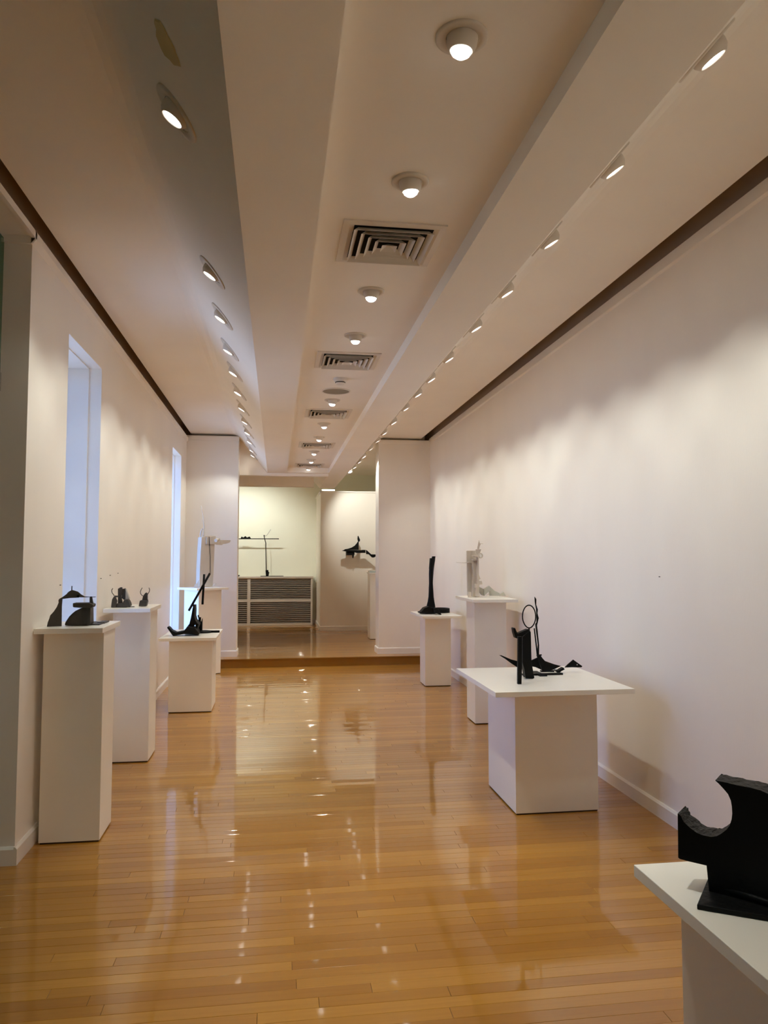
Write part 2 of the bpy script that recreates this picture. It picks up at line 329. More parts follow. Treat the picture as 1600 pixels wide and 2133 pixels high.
 'r_spear': [(1.6391,1.2451),(1.6499,1.2294),(1.6486,1.1937),(1.6587,1.1642),(1.6562,1.1391),(1.6642,1.1096),(1.6568,1.0804),(1.6522,1.0637),(1.658,1.005),(1.6646,0.938),(1.6628,0.8704),(1.6506,0.8748),(1.6571,0.9381),(1.6492,1.0051),(1.6425,1.0638),(1.6422,1.0722),(1.6507,1.0825),(1.6497,1.1475),(1.6482,1.1685),(1.6409,1.2106)],
 'r_bar': [(1.6294,1.0458),(1.64,0.9491),(1.6469,0.8783)],
 'r_tick': [(1.6491,0.8741),(1.6753,0.877)],
 'r_rail': [(1.6202,0.7476),(1.8253,0.7438)],
 'r_rail2': [(1.7564,0.7459),(1.8155,0.7455)],
 'r_head': [(1.8734,0.7774),(1.8963,0.7983),(1.9331,0.8266),(1.9645,0.8046),(1.9947,0.7834),(1.9868,0.7763),(1.9232,0.778)],
 'r_eye': [(1.9598,0.7935)],
 'r_neck': [(1.7981,0.7678),(1.8213,0.7652),(1.8529,0.7823),(1.8608,0.7699),(1.8369,0.7585),(1.8219,0.7428),(1.8069,0.7541)],
 'glass': [(1.5565,1.2695),(1.7264,1.2354)],
 'p_main': [(-0.0286,0.9164),(-0.0222,0.9132),(-0.0154,0.9002),(-0.0025,0.8903),(0.0111,0.8825),(0.0265,0.8796),(0.0417,0.8798),(0.0536,0.8837),(0.0629,0.891),(0.074,0.902),(0.0808,0.9121),(0.0853,0.9269),(0.0868,0.9393),(0.0865,0.9531),(0.0847,0.9667),(0.0793,0.9796),(0.0712,0.9886),(0.0615,0.9982),(0.0533,1.0047),(0.07,1.0045),(0.0979,1.0021),(0.1237,1.0018),(0.1442,0.9997),(0.1588,0.9951)],
 'p_low': [(-0.0296,0.8182),(-0.0261,0.8163),(-0.0078,0.8153),(0.0309,0.8152),(0.026,0.7916)],
 'p_ridge': [(0.0324,0.774),(0.0812,0.7401)],
}
# ---------------------------------------------------------------- room shell
XL, XR = -1.255, 2.21          # the two long walls
YW = 3.95                      # where the left wall begins, beside the glass door
YP = 10.60                     # front faces of the two piers at the step
Y2, YB = 10.90, 15.62          # bulkhead across the ceiling, far end wall
ZC, ZS, ZR = 3.23, 2.72, 2.79  # side ceilings, dropped beam, recess in the beam
HP = 0.12                      # height of the raised floor

WIN = [(4.66, 5.52, .50, 2.85), (9.22, 10.05, .45, 2.83)]
ZTL, ZTR = 3.163, 3.222        # tops of the long walls, below the shadow slots
def left_wall():
    m = MB(); x0, x1 = -1.66, XL
    ys = YW
    for (a, b, z0, z1) in WIN:
        m.box(x0, ys, 0, x1, a, ZTL)
        m.box(x0, a, 0, x1, b, z0); m.box(x0, a, z1, x1, b, ZTL)
        ys = b
    m.box(x0, ys, 0, x1, YB + .2, ZTL)
    return m
struct(left_wall().build('wall_left', M['wall']), 'long cream wall pierced by two tall window niches')
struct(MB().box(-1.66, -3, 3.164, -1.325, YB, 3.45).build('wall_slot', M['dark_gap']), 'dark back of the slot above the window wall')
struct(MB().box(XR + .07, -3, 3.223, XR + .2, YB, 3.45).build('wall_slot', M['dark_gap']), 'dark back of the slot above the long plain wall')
struct(B(XR, -3, 0, XR + .2, YB + .2, ZTR).build('wall_right', M['wall']), 'long cream wall washed by the downlights')
struct(B(-3.4, YB, 0, XR + .2, YB + .2, 3.45).build('wall_back', M['wall_y']), 'pale yellow end wall behind the louvred cabinet')
struct(B(-3.4, -3.2, -.1, XR + .2, -3, 3.45).build('wall_front', M['wall']), 'wall of the gallery on the side the view is taken from')
LW = (.1, 1.2, 1.0, 2.0)       # unseen lobby window, added for cool fill daylight: Y0, Y1, Z0, Z1
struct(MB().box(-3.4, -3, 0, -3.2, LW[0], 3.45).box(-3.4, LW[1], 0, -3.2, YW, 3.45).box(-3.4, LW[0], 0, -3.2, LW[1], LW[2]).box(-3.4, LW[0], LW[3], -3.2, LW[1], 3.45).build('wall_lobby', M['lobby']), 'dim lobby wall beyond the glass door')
f = struct(MB().box(-3.33, LW[0], LW[2], -3.27, LW[0] + .05, LW[3]).box(-3.33, LW[1] - .05, LW[2], -3.27, LW[1], LW[3]).box(-3.33, LW[0], LW[2], -3.27, LW[1], LW[2] + .05).box(-3.33, LW[0], LW[3] - .05, -3.27, LW[1], LW[3]).build('window_3', M['trim']), 'small window of the lobby beyond the glass door')
B(-3.303, LW[0] + .05, LW[2] + .05, -3.297, LW[1] - .05, LW[3] - .05).build('pane', M['pane'], f)
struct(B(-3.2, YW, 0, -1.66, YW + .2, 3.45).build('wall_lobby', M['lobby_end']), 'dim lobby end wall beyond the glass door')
struct(MB().box(-1.41, -3, 3.14, -1.25, YW, 3.163).build('wall_header', M['wall']), 'cream header above the glass door')
struct(B(XL - .01, YP, 0, -.54, Y2, 3.20).build('wall_far_left', M['wall'], bevel=.006), 'cream pier beside the step, next to the tall window niche')
struct(B(1.45, YP, 0, XR + .01, Y2 + .03, 3.20).build('wall_far_right', M['wall'], bevel=.006), 'cream pier beside the step, behind the tall black sculpture')
struct(B(XL, Y2, 2.68, .745, Y2 + .1, ZC + .02).build('wall_header', M['ceil']), 'bulkhead closing the dropped ceiling beam')
struct(B(XL, 12.3, 2.655, .60, 12.42, ZC + .02).build('wall_header', M['ceil']), 'second shaded bulkhead in front of the yellow wall')
pt = B(.82, 14.03, HP, XR + .01, YB, 2.735).build('wall_partition', M['wall'], bevel=.004)
struct(pt, 'lower cream partition wall carrying the black wall sculpture')
MB().box(.80, 14.01, 2.715, XR, 14.03, 2.745).box(.80, 14.01, 2.715, .82, YB, 2.745).build('ledge', M['trim'], pt, bevel=.003)

# ceiling: one swept profile with a rounded outer corner at each chamfer
def fillet(p0, p1, p2, r, n=5):
    a = (Vector(p0) - Vector(p1)).normalized(); b = (Vector(p2) - Vector(p1)).normalized(); p1 = Vector(p1)
    s, e = p1 + a * r, p1 + b * r
    return [tuple(s * (1 - t) ** 2 + p1 * 2 * t * (1 - t) + e * t * t) for t in [i / n for i in range(n + 1)]]
LA, LB_ = (-.555, ZC), (-.14, ZS)
RA, RB_ = (1.445, ZC), (1.01, ZS)
prof = [(-1.205, ZC)] + fillet((-1.205, ZC), LA, LB_, .10) + [LB_, (.14, ZS), (.14, ZR), (.745, ZR), (.745, ZS), RB_] \
     + fillet(RB_, RA, (2.085, ZC), .10) + [(2.085, ZC), (2.085, 3.33), (-1.205, 3.33)]
ce = MB().profile(prof, -3, Y2).build('ceiling', M['ceil'])
struct(ce, 'stepped cream ceiling with a dropped central beam')
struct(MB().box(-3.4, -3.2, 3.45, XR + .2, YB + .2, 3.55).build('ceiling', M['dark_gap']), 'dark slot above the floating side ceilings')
beam = [(.30, ZC), (.745, ZS), RB_, RA, (1.445, 3.33), (.30, 3.33)]
struct(MB().profile(beam, Y2, 13.2).build('ceiling', M['ceil']), 'dropped ceiling beam running on over the raised floor')
struct(MB().box(-1.255, Y2 + .1, ZC, XR, YB, 3.40).build('ceiling', M['ceil']), 'flat ceiling over the raised floor')
# soffit strip that closes the recess
B(.14, 10.78, ZS, .745, Y2, ZR + .01).build('recess_end', M['ceil'], ce)

# wall-top mouldings, skirtings
def strip_y(x, y0, y1, z0, z1, d, ch, sgn):     # moulding along Y, proud of wall at x by d toward sgn
    p = [(x, z0), (x + sgn * d, z0 + ch), (x + sgn * d, z1), (x, z1)]
    return MB().profile(p, y0, y1)
m = strip_y(XL, YW - .02, YP, 3.10, 3.165, .022, .028, 1)
m.plate([(XL + .022, 3.128), (XL + .022, 3.165), (-1.40, 3.165), (-1.40, 3.10), (XL, 3.10)], YW - .02, .02)
m.profile([(XL, 3.128), (XL + .022, 3.128), (XL + .022, 3.165), (XL, 3.165)], -3, YW - .02)
struct(m.build('trim_1', M['wall']), 'slim moulding along the top of the window wall')
struct(strip_y(XR, -3, YP, 3.15, 3.225, .012, .012, -1).build('trim_2', M['wall']), 'slim moulding along the top of the long plain wall')
struct(MB().box(XL, YP - .012, 3.13, -.534, YP, 3.185).box(1.444, YP - .012, 3.13, XR, YP, 3.185).build('trim_3', M['wall']), 'slim mouldings along the tops of the two piers')
def skirt(name, segs, label):
    m = MB()
    for (ax, a, b, c, sgn, z) in segs:      # ax 'y': runs along Y at x=c ; 'x': runs along X at y=c
        d, h = .015, .088
        pr = [(0, 0), (d, 0), (d, h - .012), (d * .45, h), (0, h)]
        pts = [(sgn * u, v + z) for u, v in pr]
        if ax == 'y':
            m.profile([(c + u, v) for u, v in pts], a, b)
        else:
            n = len(pts)
            v = [(a, c + u, t) for u, t in pts] + [(b, c + u, t) for u, t in pts]
            m.add(v, [tuple(range(n)), tuple(range(2 * n - 1, n - 1, -1))] + [(i, i + n, (i + 1) % n + n, (i + 1) % n) for i in range(n)])
    return struct(m.build(name, M['trim']), label)
skirt('baseboard_left', [('y', YW - .015, 10.33, XL, 1, 0), ('x', -1.40, XL, YW, -1, 0)], 'white skirting board along the window wall')
skirt('baseboard_right', [('y', -3, 10.33, XR, -1, 0)], 'white skirting board along the long plain wall')
skirt('baseboard_far_left', [('x', XL, -.54, YP, -1, HP), ('y', YP - .015, Y2, -.54, 1, HP)], 'white skirting board round the pier beside the windows')
skirt('baseboard_far_right', [('x', 1.45, XR, YP, -1, HP), ('y', YP - .015, Y2 + .03, 1.45, -1, HP)], 'white skirting board round the pier behind the black sculpture')
skirt('baseboard_back', [('x', .82, XR, 14.03, -1, HP), ('y', 14.015, YB, .82, -1, HP), ('x', XL, .82, YB, -1, HP)], 'white skirting board round the partition in the raised room')

# windows: splayed lining, sash and glass in each niche
for i, (a, b, z0, z1) in enumerate(WIN):
    x0, x1 = -1.64, -1.342
    m = MB().box(x0, b - .006, z0, x1, b + .004, z1).box(x0, a - .004, z0, x1, a + .006, z1).box(x0, a, z1 - .006, x1, b, z1 + .004).box(x0, a, z0 - .004, x1, b, z0 + .012)
    f = m.build('window_%d' % (i + 1), M['trim'])
    struct(f, ['tall window niche nearest the glass door, lined in pale paint', 'tall window niche beside the far pier, glowing blue'][i])
    fr = MB(); w_ = .05; xa, xb = -1.63, -1.59
    fr.box(xa, a + .006, z0, xb, a + w_, z1).box(xa, b - w_, z0, xb, b - .006, z1).box(xa, a, z0, xb, b, z0 + w_).box(xa, a, z1 - w_, xb, b, z1).box(xa, a, z0 + 1.0, xb, b, z0 + 1.04)
    fr.build('sash', M['trim'], f, bevel=.003)
    B(-1.615, a + w_, z0 + w_, -1.609, b - w_, z1 - w_).build('pane', M['pane'], f)

# glass door at the near end of the window wall
d = B(-1.398, 2.2, .03, -1.386, YW - .012, 3.12).build('door_1', M['door_glass']); struct(d, 'frameless green glass door with a metal patch fitting')
B(-1.404, YW - .15, 2.33, -1.378, YW - .015, 2.385).build('patch_fitting', M['chrome'], d, bevel=.004)
B(-1.400, YW - .055, 2.385, -1.382, YW - .003, 2.43).build('pivot', M['chrome'], d, bevel=.004)
B(-1.41, -3, .0, -1.375, 2.19, 3.14).build('side_panel', M['door_glass'], d)

# ---------------------------------------------------------------- floors
PW, GAP = .060, .0011
fl = struct(B(-3.3, -3.1, -.10, XR + .1, 10.36, -.011).build('floor', M['subfloor']), 'honey coloured strip floor of narrow boards')
rng = random.Random(21)
def plank_mesh(m, x0, x1, y0, y1, zt, zb=-.0115):
    c = .0009; t = [rng.uniform(-.0003, .0003) for _ in range(2)]
    g = GAP / 2; x0 += g; x1 -= g; y0 += g; y1 -= g
    v = [(x0, y0, zb), (x1, y0, zb), (x1, y1, zb), (x0, y1, zb),
         (x0, y0, zt - c), (x1, y0, zt - c), (x1, y1, zt - c), (x0, y1, zt - c),
         (x0 + c, y0 + c, zt + t[0]), (x1 - c, y0 + c, zt + t[0]), (x1 - c, y1 - c, zt + t[1]), (x0 + c, y1 - c, zt + t[1])]
    f = [(0, 1, 5, 4), (1, 2, 6, 5), (2, 3, 7, 6), (3, 0, 4, 7), (4, 5, 9, 8), (5, 6, 10, 9), (6, 7, 11, 10), (7, 4, 8, 11), (8, 9, 10, 11)]
    m.add(v, f)
rest = MB(); count = 0
row = 0; y = 2.10
first = 2.28
ys = []
yy = -3.0
while yy < 10.34: ys.append(yy); yy += PW
for y in ys:
    y1 = min(y + PW, 10.35)
    xs = [-3.2 if y < YW - .03 else XL - .02]
    x = xs[0] - rng.uniform(0, 1.2)
    while True:
        x += rng.choice((.45, .7, .9, 1.2, 1.5, 1.8, 2.1))
        if x > XR - .25: break
        if x > xs[0] + .25: xs.append(x)
    xs.append(XR + .02)
    for a, b in zip(xs, xs[1:]):
        if y1 > first and count < 298 and b > -1.45:
            m = MB(); plank_mesh(m, a, b, y, y1, 0)
            m.build('plank', M['plank'], fl); count += 1
        else:
            plank_mesh(rest, a, b, y, y1, 0)
rest.build('floorboards', M['strip'], fl, kind='stuff', label='far strip floor boards too narrow to tell apart')

pf = struct(B(-1.64, 10.37, -.1, XR + .1, YB + .1, HP - .012).build('floor', M['subfloor']), 'raised strip floor beyond the wooden step')
m = MB(); y = 10.36
while y < YB:
    xs = [XL - .02]
    x = xs[0] - rng.uniform(0, 1.2)
    while True:
        x += rng.uniform(.5, 2.1)
        if x > XR - .25: break
        if x > xs[0] + .25: xs.append(x)
    xs.append(XR + .02)
    for a, b in zip(xs, xs[1:]): plank_mesh(m, a, b, y, min(y + PW, YB), HP, HP - .0125)
    y += PW
m.build('floorboards', M['strip'], pf, kind='stuff', label='narrow boards of the raised floor')
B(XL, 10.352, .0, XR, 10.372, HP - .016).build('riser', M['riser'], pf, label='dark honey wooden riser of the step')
B(XL, 10.338, HP - .016, XR, 10.40, HP + .001).build('nosing', M['riser'], pf, bevel=.004)

# ---------------------------------------------------------------- lamps
def spot(name, parent, power, size, blend, loc, rot):
    l = bpy.data.lights.new(name, 'SPOT'); l.energy = power; l.color = LAMP
    l.spot_size = math.radians(size); l.spot_blend = blend; l.shadow_soft_size = .022
    o = bpy.data.objects.new(name, l); C.objects.link(o); o.parent = parent
    o.location = loc; o.rotation_euler = rot
    return o

def downlight(name, label, group, loc, roty, aim, R, rb, power, size, blend, drop, rec='lamp_dark', dome=.0):
    """recessed gimbal lamp; local -Z leaves the surface, aim = direction of the beam in world space"""
    t = thing(name, label, 'ceiling light', loc, group)
    t.rotation_euler = (0, roty, 0)
    inv = Matrix.Rotation(roty, 3, 'Y').inverted()
    d = (inv @ Vector(aim)).normalized()
    q = d.to_track_quat('-Z', 'Y').to_euler()
    # trim ring with stepped rim
    MB().lathe([(R, .0), (R, -.004), (R - .004, -.007), (R * .74, -.007), (R * .70, -.004), (R * .66, -.006), (R * .60, -.003), (R * .60, .0)], 40).build('trim_ring', M['lamp_white'], t, base=(0, 0, 0))
    MB().lathe([(0.0001, -.001), (R * .61, -.001)], 40).build('recess', M[rec], t, base=(0, 0, 0))  # flush disc; where dark, its colour stands for recess shade
    h = MB().lathe([(rb * 1.40, .03), (rb * 1.46, .012), (rb * 1.40, -.004), (rb * 1.10, -.020), (rb * .98, -.020), (rb * .98, -.012)], 28).build('lamp_housing', M['lamp_white'], t, base=(0, 0, 0))
    h.location = (0, 0, -drop); h.rotation_euler = q
    b = MB().lathe([(.0001, -.020 - dome), (rb * .5, -.0195 - dome * .9), (rb * .85, -.0175 - dome * .6), (rb * .97, -.015 - dome * .15), (rb * .97, -.012)], 24).build('bulb', M['bulb'], h, base=(0, 0, 0))
    spot('lamp_beam', t, power, size, blend, Vector((0, 0, -drop)) + d * (.032 + dome), q)
    return t

ORD = ['first', 'second', 'third', 'fourth', 'fifth', 'sixth', 'seventh', 'eighth', 'ninth', 'tenth', 'eleventh', 'twelfth', 'thirteenth', 'fourteenth', 'fifteenth', 'sixteenth', 'seventeenth', 'eighteenth', 'nineteenth']
angL = math.atan2(ZC - ZS, .555 - .14)     # slope of the window-side chamfer
nL = Vector((-math.sin(angL), 0, -math.cos(angL)))
angR = math.atan2(ZC - ZS, 1.445 - 1.01)
nR = Vector((math.sin(angR), 0, -math.cos(angR)))
YRb = [1.28, .62, -.05, -.72]              # rows going on behind the viewpoint
for i, y in enumerate(YRb):
    downlight('wall_washer_lamp', '%s lamp of the plain wall row behind the viewpoint' % ORD[i], 'lamps behind the viewpoint',
              (1.2265, y, 2.974), -math.atan2(ZC - ZS, 1.445 - 1.01), (.97, 0, -1.55), .100, .036, P_SIDE * 1.4, 96, .9, .016)
YLb = [1.05, .35, -.35]
for i, y in enumerate(YLb):
    downlight('wall_washer_lamp', '%s lamp of the window row behind the viewpoint' % ORD[i], 'lamps behind the viewpoint',
              (-.3375, y, 2.963), math.atan2(ZC - ZS, .555 - .14), (-.95, .2, -1.2), .100, .036, P_SIDE * .5, 74, .7, .012)
for i, y in enumerate([.95, .15, -.7]):
    downlight('ceiling_downlight', '%s downlight of the recess behind the viewpoint' % ORD[i], 'lamps behind the viewpoint',
              (.445, y, ZR), 0, (0, -.85, -1), .065, .027, P_CENTRE * .9, 70, .8, .026)
YLs = [2.45, 3.84, 4.55, 5.28, 5.92, 6.64, 7.36, 8.09, 8.80, 9.50, 10.25, 10.78]
rl = random.Random(5)
for i, y in enumerate(YLs):
    tz = .415 + rl.uniform(-.04, .04)
    aim = (-.92, rl.uniform(-.05, .05), -1.5 + rl.uniform(-.1, .1))
    downlight('wall_washer_lamp', '%s round lamp along the sloped strip facing the window wall, counted from the camera' % ORD[i],
              'wall washer lamps over the windows', (-.3375, y, 2.963), angL, aim, .100, .037, P_SIDE * (.03 if i == 11 else .8 if i == 0 else 1.0), 88, .6, .008, 'lamp_white')
YRs = [1.93, 2.57, 3.225, 3.89, 4.53, 5.28, 5.92, 6.50, 7.14, 7.91, 8.61, 9.21, 9.90, 10.69, 11.30, 12.0, 12.7]
for i, y in enumerate(YRs):
    aim = (.97, rl.uniform(-.05, .05), -1.55 + rl.uniform(-.12, .12))
    if i == 16: aim = (.42, 1.25, -.80)
    downlight('wall_washer_lamp', '%s round lamp along the sloped strip facing the long plain wall, counted from the camera' % ORD[i],
              'wall washer lamps over the plain wall', (1.2265, y, 2.974), -angR, aim, .100, .037, P_SIDE * (1.4 if i == 0 else 3.6 if i == 16 else 1.6 if i > 13 else 1.15), 66 if i == 16 else 86, .65, .017)
YCs = [1.73, 2.45, 3.52, 4.25, 6.06, 7.15, 7.97, 9.07, 9.85, 10.70]
for i, y in enumerate(YCs):
    aim = (rl.uniform(-.12, .08), rl.uniform(-.02, .10), -1)
    downlight('ceiling_downlight', '%s round downlight along the recess of the ceiling beam, counted from the camera' % ORD[i],
              'downlights in the ceiling recess', (.445, y, ZR), 0, aim, .065, .027, P_CENTRE * (.7 if i < 2 else 1.0), 66, .8, .016, dome=.017)

# unseen lamp added to the lobby for fill through the glass door
downlight('ceiling_downlight', 'downlight of the dim lobby beyond the glass door', 'lamps behind the viewpoint', (-2.3, 1.6, 3.44), 0, (.1, 0, -1), .072, .032, 30, 120, .9, .03)

# patched lamp hole
pa = MB(); pts = []
for k in range(22):
    a = 2 * PI * k / 22; r = 1 + .12 * math.sin(3 * a + 1) + .07 * math.sin(7 * a)
    pts.append((math.cos(a) * .052 * r, math.sin(a) * .075 * r, 0))
pa.add([(p[0], p[1], .0) for p in pts] + [(p[0] * .93, p[1] * .93, -.0025) for p in pts],
       [tuple(range(22, 44))[::-1]] + [(k, k + 22, (k + 1) % 22 + 22, (k + 1) % 22) for k in range(22)])
o = pa.build('filler_patch', M['stain']); o.location = (-.318, 2.075, 2.938); o.rotation_euler = (0, angL, 0)
o.location += nL * .0005
o['label'] = 'yellowed filler patch over an old lamp hole in the sloped ceiling strip'; o['category'] = 'patch'

# ---------------------------------------------------------------- air vents, loudspeaker, detector
def make_vent():
    t = thing('air_vent', '', 'air vent', (0, 0, 0), 'square air vents in the ceiling recess')
    a, b = .203, .158
    m = MB()
    def ring(m, ra, za, rb_, zb):
        v = [(-ra, -ra, za), (ra, -ra, za), (ra, ra, za), (-ra, ra, za), (-rb_, -rb_, zb), (rb_, -rb_, zb), (rb_, rb_, zb), (-rb_, rb_, zb)]
        m.add(v, [(i, (i + 1) % 4, (i + 1) % 4 + 4, i + 4) for i in range(4)])
    ring(m, a, 0, a, -.006); ring(m, a, -.006, a - .026, -.009); ring(m, a - .026, -.009, b, -.002)
    m.build('frame', M['vent'], t, base=(0, 0, 0))
    B(-b - .004, -b - .004, -.0012, b + .004, b + .004, -.0004).build('duct', M['vent_dark'], t, base=(0, 0, 0))  # flat plate under the ceiling, near-black to stand for the unlit duct
    for k, r in enumerate((.158, .126, .094, .062)):
        m = MB(); s_ = .018
        ring(m, r, -.022, r - s_, -.003); ring(m, r + .0015, -.0225, r, -.022); ring(m, r - s_ + .001, -.002, r + .0015, -.0225)
        m.build('louvre', M['vent'], t, base=(0, 0, 0))
    m = MB(); ring(m, .030, -.022, .004, -.005); ring(m, .0315, -.0225, .030, -.022); ring(m, .004, -.004, .0315, -.0225)
    m.add([(-.004, -.004, -.005), (.004, -.004, -.005), (.004, .004, -.005), (-.004, .004, -.005)], [(0, 1, 2, 3)])
    m.build('centre_louvre', M['vent'], t, base=(0, 0, 0))
    return t
v0 = make_vent()
VL = ['square louvred air vent between the second and third ceiling downlights', 'square louvred air vent in front of the smoke detector',
      'square louvred air vent just past the round ceiling loudspeaker', 'square louvred air vent, second from the far end of the ceiling recess',
      'smallest-looking square louvred air vent at the far end of the ceiling recess']
for i, y in enumerate([2.965, 4.81, 6.63, 8.55, 10.46]):
    v = v0 if i == 0 else copy_tree(v0)
    v.location = (.447, y, ZR); v['label'] = VL[i]; v['_b'] = tuple(v.location)
t = thing('ceiling_speaker', 'round grey mesh loudspeaker set flush in the ceiling recess', 'loudspeaker', (.447, 5.72, ZR))
MB().lathe([(.112, 0), (.112, -.006), (.104, -.008), (.102, -.004)], 40).build('rim', M['vent'], t, base=(0, 0, 0))
MB().lathe([(.0001, -.007), (.06, -.0065), (.103, -.004)], 40).build('grille', M['speaker'], t, base=(0, 0, 0))
t = thing('smoke_detector', 'small domed smoke detector beside the ceiling loudspeaker', 'smoke detector', (.447, 5.32, ZR))
MB().lathe([(.052, 0), (.052, -.010), (.046, -.014)], 32).build('base_plate', M['vent'], t, base=(0, 0, 0))
MB().lathe([(.046, -.014), (.043, -.024), (.036, -.026), (.036, -.034), (.026, -.042), (.0001, -.044)], 32).build('dome', M['vent'], t, base=(0, 0, 0))
MB().lathe([(.037, -.0265), (.0375, -.033)], 32).build('sensor_slot', M['lamp_dark'], t, base=(0, 0, 0))

# ---------------------------------------------------------------- pedestals
def pedestal(label, slab, base, zt, th=.028, cx=None, rot=0, z0=0, name='pedestal'):
    sx0, sx1, sy0, sy1 = slab; bx0, bx1, by0, by1 = base
    c = ((bx0 + bx1) / 2, (by0 + by1) / 2, z0)
    t = thing(name, label, 'pedestal', c, 'white painted pedestals')
    B(bx0, by0, z0 + .008, bx1, by1, zt - th).build('column', M['plinth'], t, bevel=.002)
    B(bx0 + .006, by0 + .006, z0, bx1 - .006, by1 - .006, z0 + .009).build('foot', M['plinth_foot'], t)  # thin dark pad stands for the shadow gap under the column
    B(sx0, sy0, zt - th, sx1, sy1, zt).build('top_slab', M['plinth'], t, bevel=.0015)
    t.rotation_euler = (0, 0, rot)
    return t
Z1, Z2, Z3, Z4, Z5, Z6, Z7, Z8, Z9 = 1.125, 1.127, .72, 1.105, .82, 1.12, .745, .75, 1.235
pedestal('tall narrow white pedestal nearest the glass door, under the arch sculpture', (-1.250, -.905, 4.13, 4.58), (-1.218, -.912, 4.195, 4.475), Z1)
pedestal('tall white pedestal carrying two small dark steel figures', (-1.228, -.900, 5.60, 6.12), (-1.186, -.919, 5.74, 6.06), Z2)
pedestal('low wide white pedestal under the black sculpture with crossed bars', (-1.11, -.570, 7.41, 8.30), (-1.02, -.611, 7.475, 7.94), Z3)
pedestal('white pedestal turned at an angle, under the tall white sculpture', (-.94 - .235, -.94 + .235, 9.93 - .235, 9.93 + .235), (-.94 - .17, -.94 + .17, 9.93 - .17, 9.93 + .17), Z4, rot=math.radians(-52))
pedestal('white pedestal of middle height under the tall black trunk sculpture', (1.665, 2.130, 8.43, 9.22), (1.719, 2.026, 8.57, 8.88), Z5)
pedestal('tall white pedestal under the pale metal tower sculpture', (1.735, 2.150, 6.47, 7.14), (1.778, 2.075, 6.59, 6.88), Z6)
pedestal('broad low white pedestal with a wide top, under the black ring sculpture', (1.215, 2.040, 4.07, 4.98), (1.392, 1.899, 4.27, 4.835), Z7)
pedestal('white pedestal cut off by the frame, under the massive black block sculpture', (.870, 1.70, .75, 1.76), (.965, 1.60, .86, 1.715), Z8)
pedestal('slim white pedestal on the raised floor, half behind the pier', (1.545, 1.915, 12.42, 12.80), (1.56, 1.90, 12.46, 12.78), Z9, th=.02, z0=HP)

# ---------------------------------------------------------------- sculptures
def P3(k, y): return [(x, y, z) for x, z in SC[k]]
def cl(k, z0):                              # outline kept on or above its pedestal top
    return [(x, max(z, z0)) for x, z in SC[k]]
def dz(k, d): return [(x, z + d) for x, z in SC[k]]

# 1 arch of cut steel plates
t = thing('steel_sculpture', 'dark grey steel sculpture with a jagged arch plate over a hooded block', 'sculpture', (-1.1, 4.27, Z1))
a = MB()
pts = cl('arch', Z1 + .0003)
hx, hz = SC['hole'][0]; zb = pts[6][1] + .0008          # drilled hole, cut in from the lower edge
pts = pts[:6] + [(hx - .0004, zb)] + [(hx + .0072 * math.cos(q), hz + .0072 * math.sin(q)) for q in [math.radians(-94 - k * 352 / 20) for k in range(21)]] + [(hx + .0004, zb)] + pts[6:]
ar = a.plate(pts, 4.235, .008).build('arch_plate', M['iron'], t)
MB().tube(P3('pin', 4.239), .0028, 8).build('pin', M['iron'], t)
MB().plate(cl('post', Z1 + .0003), 4.262, .014).build('post', M['iron'], t, bevel=.0015)
MB().plate(SC['cap'], 4.246, .07).build('cap_block', M['iron'], t, bevel=.003)
MB().plate(cl('hood', Z1 + .0003), 4.278, .09).build('hood', M['iron'], t, bevel=.006)
for k, zz in (('strip1', .0), ('strip2', .004), ('strip3', .0)):
    y0 = 4.30 if k == 'strip3' else 4.40
    xs = [p[0] for p in SC[k]]
    B(min(xs), y0, Z1, max(xs), y0 + (.05 if k == 'strip3' else .12), Z1 + .004 + zz).build('floor_strip', M['iron'], t, bevel=.001)
B(-1.03, 4.30, Z1, -.96, 4.44, Z1 + .005).build('floor_strip', M['iron'], t)

# 2 two small figures
t = thing('steel_sculpture', 'small dark steel towers on a rounded base with one curled wire, beside the horned figure', 'sculpture', (-1.12, 5.75, Z2))
MB().plate(cl('m_left', Z2), 5.715, .03).build('side_block', M['iron'], t, bevel=.003)
MB().tube(P3('m_wire', 5.725), .0028, 8).build('wire', M['iron'], t)
MB().plate(SC['m_link'], 5.722, .014).build('link', M['iron'], t, bevel=.002)
MB().plate(cl('m_base', Z2), 5.735, .07).build('base_block', M['iron'], t, bevel=.006)
MB().plate(SC['m_tower'], 5.755, .03).build('tower', M['iron'], t, bevel=.003)
MB().plate(SC['m_tower2'], 5.775, .04).build('tower', M['iron'], t, bevel=.003)
MB().plate(SC['m_facet'], 5.770, .04).build('slanted_facet', M['facet'], t, bevel=.001, label='pale grey slanted facet')
(x0, _), (x1, _) = SC['m_foot']
B(x0 - .01, 5.78, Z2, x1, 5.79, Z2 + .005).build('foot_bar', M['iron'], t)
t = thing('steel_sculpture', 'small dark seated steel figure with two curved wire horns', 'sculpture', (-.98, 5.82, Z2))
MB().plate(cl('h_seat', Z2), 5.795, .06).build('seat_block', M['iron'], t, bevel=.004)
MB().plate(SC['h_back'], 5.825, .03).build('back_block', M['iron'], t, bevel=.004)
MB().tube(P3('h_wire', 5.815), .0026, 8).build('horn_wire', M['iron'], t)

